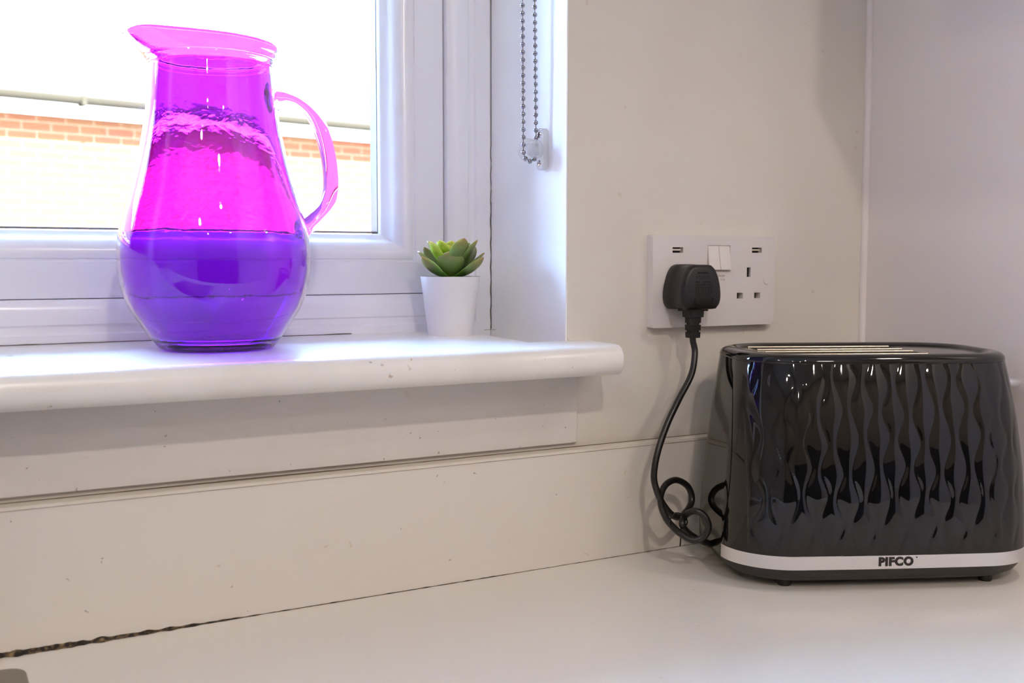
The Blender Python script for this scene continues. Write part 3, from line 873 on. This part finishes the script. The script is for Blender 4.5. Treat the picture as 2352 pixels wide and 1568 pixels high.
loft(bm, [prg(0.985, -0.0004), prg(1.0, -0.0015), prg(1.0, -0.0085), prg(0.985, -0.0095), prg(0.955, -0.0110), prg(0.940, -0.0150), prg(0.945, -0.0190), prg(0.962, -0.0215), prg(0.965, -0.0235),
          prg(0.985, -0.0242), prg(0.99, -0.0262), prg(0.975, -0.0290), prg(0.93, -0.0308), prg(0.85, -0.0316), prg(0.5, -0.0322), prg(0.02, -0.0324)], True, True, True)
pl_ = obj('plug_body', bm, 'plug', pw, 50)
for px_ in (0,):
    bm = BM(); box(bm, -0.002, 0.002, -0.0005, 0.0075, 0.0105, 0.0172); obj('plug_pin', bm, 'chrome', pl_)
# moulded lettering on its face
text_mesh('moulded_text', 'FUSED', 0.0068, 'plugtext', pl_, (0.0, -0.0323, -0.0036), (PI/2, 0, 0), 0.00025)
bm = BM()      # rows of tiny raised moulding, too small to read
for z, x0, x1 in ((0.0133, -0.0065, 0.0045), (0.0052, -0.0090, -0.0040), (0.0052, -0.0010, 0.0085), (0.0028, -0.0090, 0.0095), (0.0004, -0.0090, 0.0095)):
    x = x0
    while x < x1:
        wd = 0.0005+0.0004*random.random()
        box(bm, x, x+wd, -0.0326, -0.0316, z-0.0007, z+0.0007)
        x += wd+0.00035+(0.0006 if random.random() < 0.2 else 0)
obj('moulded_rows', bm, 'plugtext', pl_)
for (cx_, cz_, rx_, rz_, mth) in ((0.0, -0.0108, 0.0105, 0.0042, 0.0003),):
    bm = BM(); tube(bm, [Vector((cx_+rx_*math.cos(2*PI*i/48), -0.0322, cz_+rz_*math.sin(2*PI*i/48))) for i in range(49)], mth, 6, upv=Vector((0, 1, 0)), caps=False); obj('moulded_oval', bm, 'plugtext', pl_, 60)
bm = BM(); tube(bm, [Vector(q) for q in ((-0.007, -0.0316, 0.0158), (0.003, -0.0317, 0.0158), (0.0078, -0.0317, 0.0125), (0.0100, -0.0318, 0.0070), (0.0108, -0.0319, 0.0010))], 0.0002, 6); obj('moulded_outline', bm, 'plugtext', pl_, 60)
bm = BM(); box(bm, -0.0055, 0.0060, -0.0324, -0.0314, 0.0080, 0.0110, 0.0001, 1); box(bm, -0.0085, -0.0064, -0.0324, -0.0314, 0.0080, 0.0110, 0.0009, 2); obj('moulded_symbols', bm, 'plugtext', pl_)
# grommet under the plug, narrowing in ribs
bm = BM()
def rr(w_, d_, z, y=-0.0175): return [(x, y+q, z) for x, q in rrect(-w_, w_, -d_, d_, min(w_, d_)*0.35, 3)]
st = [(0.0125, 0.0078, -0.0190), (0.0125, 0.0078, -0.0212), (0.0085, 0.0066, -0.0212), (0.0082, 0.0064, -0.0268), (0.0060, 0.0056, -0.0270), (0.0058, 0.0054, -0.0322), (0.0046, 0.0046, -0.0322), (0.0046, 0.0046, -0.0338),
      (0.0060, 0.0054, -0.0338), (0.0058, 0.0052, -0.0388), (0.0044, 0.0044, -0.0388), (0.0044, 0.0044, -0.0404), (0.0057, 0.0051, -0.0404), (0.0054, 0.0049, -0.0455), (0.0030, 0.0030, -0.0456)]
loft(bm, [rr(*q) for q in st], True, True, True)
obj('strain_relief', bm, 'plug', pw, 35)

def W2P(p): return Vector((p[0]-0.6050, p[1]+0.0092, p[2]-0.2487))
cable = [(0.6050, -0.0267, 0.2060), (0.6052, -0.0268, 0.2000), (0.6062, -0.0285, 0.1890), (0.5981, -0.0340, 0.1705), (0.5801, -0.0400, 0.1506), (0.5646, -0.0430, 0.1288), (0.5523, -0.0460, 0.1051), (0.5473, -0.0480, 0.0867), (0.5483, -0.0500, 0.0747), (0.5519, -0.0530, 0.0637), (0.5582, -0.0560, 0.0540), (0.5652, -0.0570, 0.0491), (0.5750, -0.0530, 0.0483), (0.5879, -0.0470, 0.0538), (0.5926, -0.0440, 0.0613), (0.5883, -0.0430, 0.0715), (0.5752, -0.0440, 0.0785), (0.5627, -0.0460, 0.0767), (0.5536, -0.0500, 0.0691), (0.5497, -0.0560, 0.0600), (0.5489, -0.0640, 0.0514), (0.5496, -0.0730, 0.0457), (0.5516, -0.0830, 0.0410), (0.5561, -0.0920, 0.0380), (0.5628, -0.0980, 0.0415), (0.5657, -0.1000, 0.0506), (0.5633, -0.0970, 0.0591), (0.5584, -0.0910, 0.0625), (0.5617, -0.0740, 0.0544), (0.5546, -0.0790, 0.0491), (0.5619, -0.0765, 0.0408), (0.5702, -0.0775, 0.0347), (0.5776, -0.0790, 0.0310), (0.5835, -0.0790, 0.0285), (0.5870, -0.0795, 0.0270)]
bm = BM(); tube(bm, crom([W2P(p) for p in cable], 8), 0.0029, 14)
obj('cable', bm, 'cable', pw, 60)
bm = BM()
tube(bm, crom([W2P(p) for p in [(0.5490, -0.0700, 0.0527), (0.5529, -0.0720, 0.0572), (0.5592, -0.0760, 0.0551), (0.5621, -0.0760, 0.0487), (0.5566, -0.0760, 0.0440), (0.5498, -0.0740, 0.0437), (0.5466, -0.0720, 0.0481), (0.5490, -0.0700, 0.0527)]], 6), 0.0013, 8, 0.0007)
tube(bm, crom([W2P(p) for p in [(0.5585, -0.0700, 0.0421), (0.5600, -0.0700, 0.0361), (0.5601, -0.0700, 0.0311), (0.5597, -0.0700, 0.0270)]], 6), 0.0014, 8, 0.0006)
tube(bm, crom([W2P(p) for p in [(0.5641, -0.0700, 0.0444), (0.5670, -0.0700, 0.0398), (0.5704, -0.0700, 0.0363), (0.5704, -0.0700, 0.0383)]], 6), 0.0010, 8, 0.0006)
obj('cable_tie', bm, 'rubber', pw, 60)

# ------------------------------------------------------------------ toaster
TA = math.radians(-24.5)
toast = empty('toaster', (0.6019, -0.1547, ZC), TA)
tag(toast, 'glossy black two-slot toaster with wavy ribbed front and silver band', 'toaster')
TCX, TCY = 0.083, 0.0625
HX, HY, RC = 0.1297, 0.0820, 0.050
def z_(z): return z-ZC
def perim(hx, hy, rc, n, bulge=0.0030):
    """equally spaced points round a rounded rectangle with slightly bowed long sides, with outward normals; starts front left, runs anticlockwise"""
    segs = []
    lx, ly = hx-rc, hy-rc
    qa = PI/2*rc
    lens = [2*lx, qa, 2*ly, qa, 2*lx, qa, 2*ly, qa]
    tot = sum(lens); out_ = []
    for i in range(n):
        s = tot*i/n; k = 0
        while s > lens[k]: s -= lens[k]; k += 1
        if k == 0: p = (-lx+s, -hy); nn_ = (0, -1)
        elif k == 2: p = (hx, -ly+s); nn_ = (1, 0)
        elif k == 4: p = (lx-s, hy); nn_ = (0, 1)
        elif k == 6: p = (-hx, ly-s); nn_ = (-1, 0)
        else:
            a = -PI/2+(k//2)*PI/2+s/rc
            c = ((lx, -ly), (lx, ly), (-lx, ly), (-lx, -ly))[k//2]
            p = (c[0]+rc*math.cos(a), c[1]+rc*math.sin(a)); nn_ = (math.cos(a), math.sin(a))
        bl = bulge*max(0, 1-(p[0]/hx)**2)*abs(nn_[1])
        out_.append((p[0], p[1]+(bl-bulge)*nn_[1]*abs(nn_[1]), nn_[0], nn_[1]))
    return out_
def tring(ins, z, n=120, iy=0.0, dy=0.0, rc=None):
    return [(TCX+x, TCY+dy+y, z_(z)) for x, y, a, b in perim(HX-ins, HY-ins-iy, (RC-ins*0.5 if rc is None else rc), n)]
# body shell with wavy ridges on the front
NP, NZ = 760, 64
zb, zt = 0.038, 0.190
LAM, SP, AMP = 0.046, 0.0126, 0.0033
def taper(z):
    t = max(0, (z-0.030)/0.160); f = 0.0165*t**3.0; b_ = 0.009*t**1.5
    return 0.0145*t**1.5, (f+b_)/2, (f-b_)/2
def ridge(x, z):
    """height of the pressed pattern at x along the front, height z: pillows between wavy creases that sway in turn"""
    ph = 2*PI*(z-0.05)/LAM
    k0 = math.floor(x/SP)
    best = None
    for k in range(k0-1, k0+2):
        xa = k*SP + AMP*math.sin(ph + (PI if k % 2 else 0)+0.5*math.sin(ph*0.37+k))
        xb = (k+1)*SP + AMP*math.sin(ph + (PI if (k+1) % 2 else 0)+0.5*math.sin(ph*0.37+k+1))
        if xa <= x < xb:
            t = (x-xa)/(xb-xa)
            wdt = (xb-xa)/SP
            return (t**0.9*(1-t)**1.25)*3.3*(0.65+0.35*wdt)
    return 0
bm = BM(); rings = []
for j in range(NZ+1):
    z = zb+(zt-zb)*j/NZ
    ins, iy, dy = taper(z)
    pr = perim(HX-ins, HY-iy, RC, NP)
    row = []
    for x, y, a, b in pr:
        h = 0
        if b < -0.25 and x > -HX+0.014:
            f = min(1, (-b-0.25)/0.45); f = f*f*(3-2*f)
            if x > HX-0.030: f *= max(0, 1-(x-(HX-0.030))/0.010)
            f *= min(1, (z-zb)/0.012)
            f *= 1-0.55*min(1, max(0, (z-0.160)/0.025))
            if f > 0: h = 0.00115*ridge(x+0.5, z)*f
        row.append((TCX+x+a*(h), TCY+dy+y+b*h, z_(z)))
    rings.append(row)
loft(bm, rings)
obj('body_shell', bm, 'black', toast, 180)
i0, iy0, d0 = taper(zt); IY = iy0-i0
# rim
bm = BM()
rp = [(i0+0.0012, 0.1890), (i0-0.0002, 0.1903), (i0-0.0002, 0.1915), (i0+0.0004, 0.1938), (i0+0.0020, 0.1957), (i0+0.0045, 0.1970), (i0+0.0080, 0.1976), (i0+0.0115, 0.1972), (i0+0.0140, 0.1958), (i0+0.0152, 0.1950), (i0+0.0156, 0.1940), (i0+0.0156, 0.1900)]
loft(bm, [tring(i, z, 200, iy=IY, dy=d0, rc=RC-max(0, i-i0)*0.7) for i, z in rp])
obj('top_rim', bm, 'black', toast, 180)
# deck with two slots
bm = BM()
di = i0+0.0158
a = tring(di-0.0008, 0.1950, 200, iy=IY, dy=d0, rc=RC-0.011); b = tring(di-0.0008, 0.1910, 200, iy=IY, dy=d0, rc=RC-0.011)
loft(bm, [a, b], True, True, True)
dk = obj('top_deck', bm, 'deck', toast)
cut = []
slots = [(0.0270, 0.0520), (0.0760, 0.1010)]
SX0, SX1 = -0.004, 0.128
for y0, y1 in slots:
    bm = BM(); box(bm, SX0, SX1, y0, y1, z_(0.180), z_(0.200)); cut.append(obj('c', bm, 'deck', toast))
bpy.context.view_layer.update()
apply_bool(dk, cut)
for y0, y1 in slots:
    bm = BM()
    zz0, zz1 = z_(0.110), z_(0.1948)
    t_ = 0.0008
    box(bm, SX0-t_, SX0, y0-t_, y1+t_, zz0, zz1); box(bm, SX1, SX1+t_, y0-t_, y1+t_, zz0, zz1)
    box(bm, SX0, SX1, y0-t_, y0, zz0, zz1); box(bm, SX0, SX1, y1, y1+t_, zz0, zz1); box(bm, SX0-t_, SX1+t_, y0-t_, y1+t_, zz0-0.001, zz0)
    ln = obj('slot_liner', bm, 'liner', toast)
    # raised rolled edges of the slot
    bm = BM()
    for yy in (y0-0.0012, y1+0.0012):
        tube(bm, [Vector((SX0, yy, z_(0.1954))), Vector((SX1-0.002, yy, z_(0.1954)))], 0.0010, 10)
    obj('slot_lip', bm, 'liner', ln, 60)
    bm = BM()
    for k in range(5):
        x0 = SX0+0.010+k*0.0245
        box(bm, x0, x0+0.016, y1-0.0004, y1+0.0002, z_(0.1932), z_(0.1939))
        box(bm, x0+0.012, x0+0.016, y1-0.0004, y1+0.0002, z_(0.1922), z_(0.1932))
    obj('liner_slits', bm, 'dark', ln)
# silver band, not reaching round the back
bm = BM()
pr0 = [(x, y, a, b) for x, y, a, b in perim(HX, HY, RC, 400)]
sel = [q for q in pr0 if not (q[1] > -0.036 and q[0] < 0) and q[1] < 0.02]
sel.sort(key=lambda q: math.atan2(q[1]-0.03, q[0]))
rows = []
for x, y, a, b in sel:
    rows.append([(TCX+x-a*0.0015, TCY+y-b*0.0015, z_(0.0272)), (TCX+x+a*0.0006, TCY+y+b*0.0006, z_(0.0274)), (TCX+x+a*0.0006, TCY+y+b*0.0006, z_(0.0382)), (TCX+x-a*0.0015, TCY+y-b*0.0015, z_(0.0386))])
loft(bm, rows, False)
band = obj('silver_band', bm, 'bandmetal', toast, 50)
bm = BM(); loft(bm, [tring(0.0004, 0.0270, 200), tring(0.0002, 0.0380, 200)]); obj('lower_skirt', bm, 'black', toast, 60)
bm = BM()
loft(bm, [tring(0.016, 0.0150, 200), tring(0.011, 0.0155, 200), tring(0.0065, 0.0185, 200), tring(0.0035, 0.0235, 200), tring(0.0016, 0.0275, 200)], True, True, True)
obj('base', bm, 'basemat', toast, 50)
for fx in (0.0, 0.1705):
    for fy in (0.004, 0.115):
        bm = BM(); lathe(bm, [(0.0052, 0.0), (0.0056, 0.0010), (0.0056, 0.0066)], fx, fy, 20, True, True); obj('foot', bm, 'rubber', toast, 50)
# maker's name on the band
text_mesh('band_lettering', 'PIFCO', 0.0092, 'logo', band, (0.0826, TCY-HY-0.00075, z_(0.0330)), (PI/2, 0, 0), 0.0002, 0.00055, sx=1.02, sp=1.14)
bm = BM(); rows = []
for y_ in (-0.0005, 0.0002):
    rows.append([(0.0998+0.0006*math.cos(2*PI*i/16), TCY-HY-0.0004+y_, z_(0.0364)+0.0006*math.sin(2*PI*i/16)) for i in range(16)])
loft(bm, rows, True, True, True); obj('trademark_dot', bm, 'logo', band)
# lever at the right-hand end
bm = BM()
def xcyl(bm, x0, x1, y, z, r, bev=0.0008, n=32):
    rows = []
    for x_, r_ in ((x0, r), (x1-bev, r), (x1-bev*0.3, r-bev*0.3), (x1, r-bev)):
        rows.append([(x_, y+r_*1.6*math.cos(2*PI*i/n), z+r_*math.sin(2*PI*i/n)) for i in range(n)])
    loft(bm, rows, True, True, True)
xcyl(bm, 0.2085, 0.2262, 0.0640, z_(0.1665), 0.0052)
obj('lever_knob', bm, 'chrome', toast, 40)
bm = BM(); box(bm, 0.2000, 0.2095, 0.0615, 0.0665, z_(0.164), z_(0.169)); obj('lever_arm', bm, 'dark', toast)
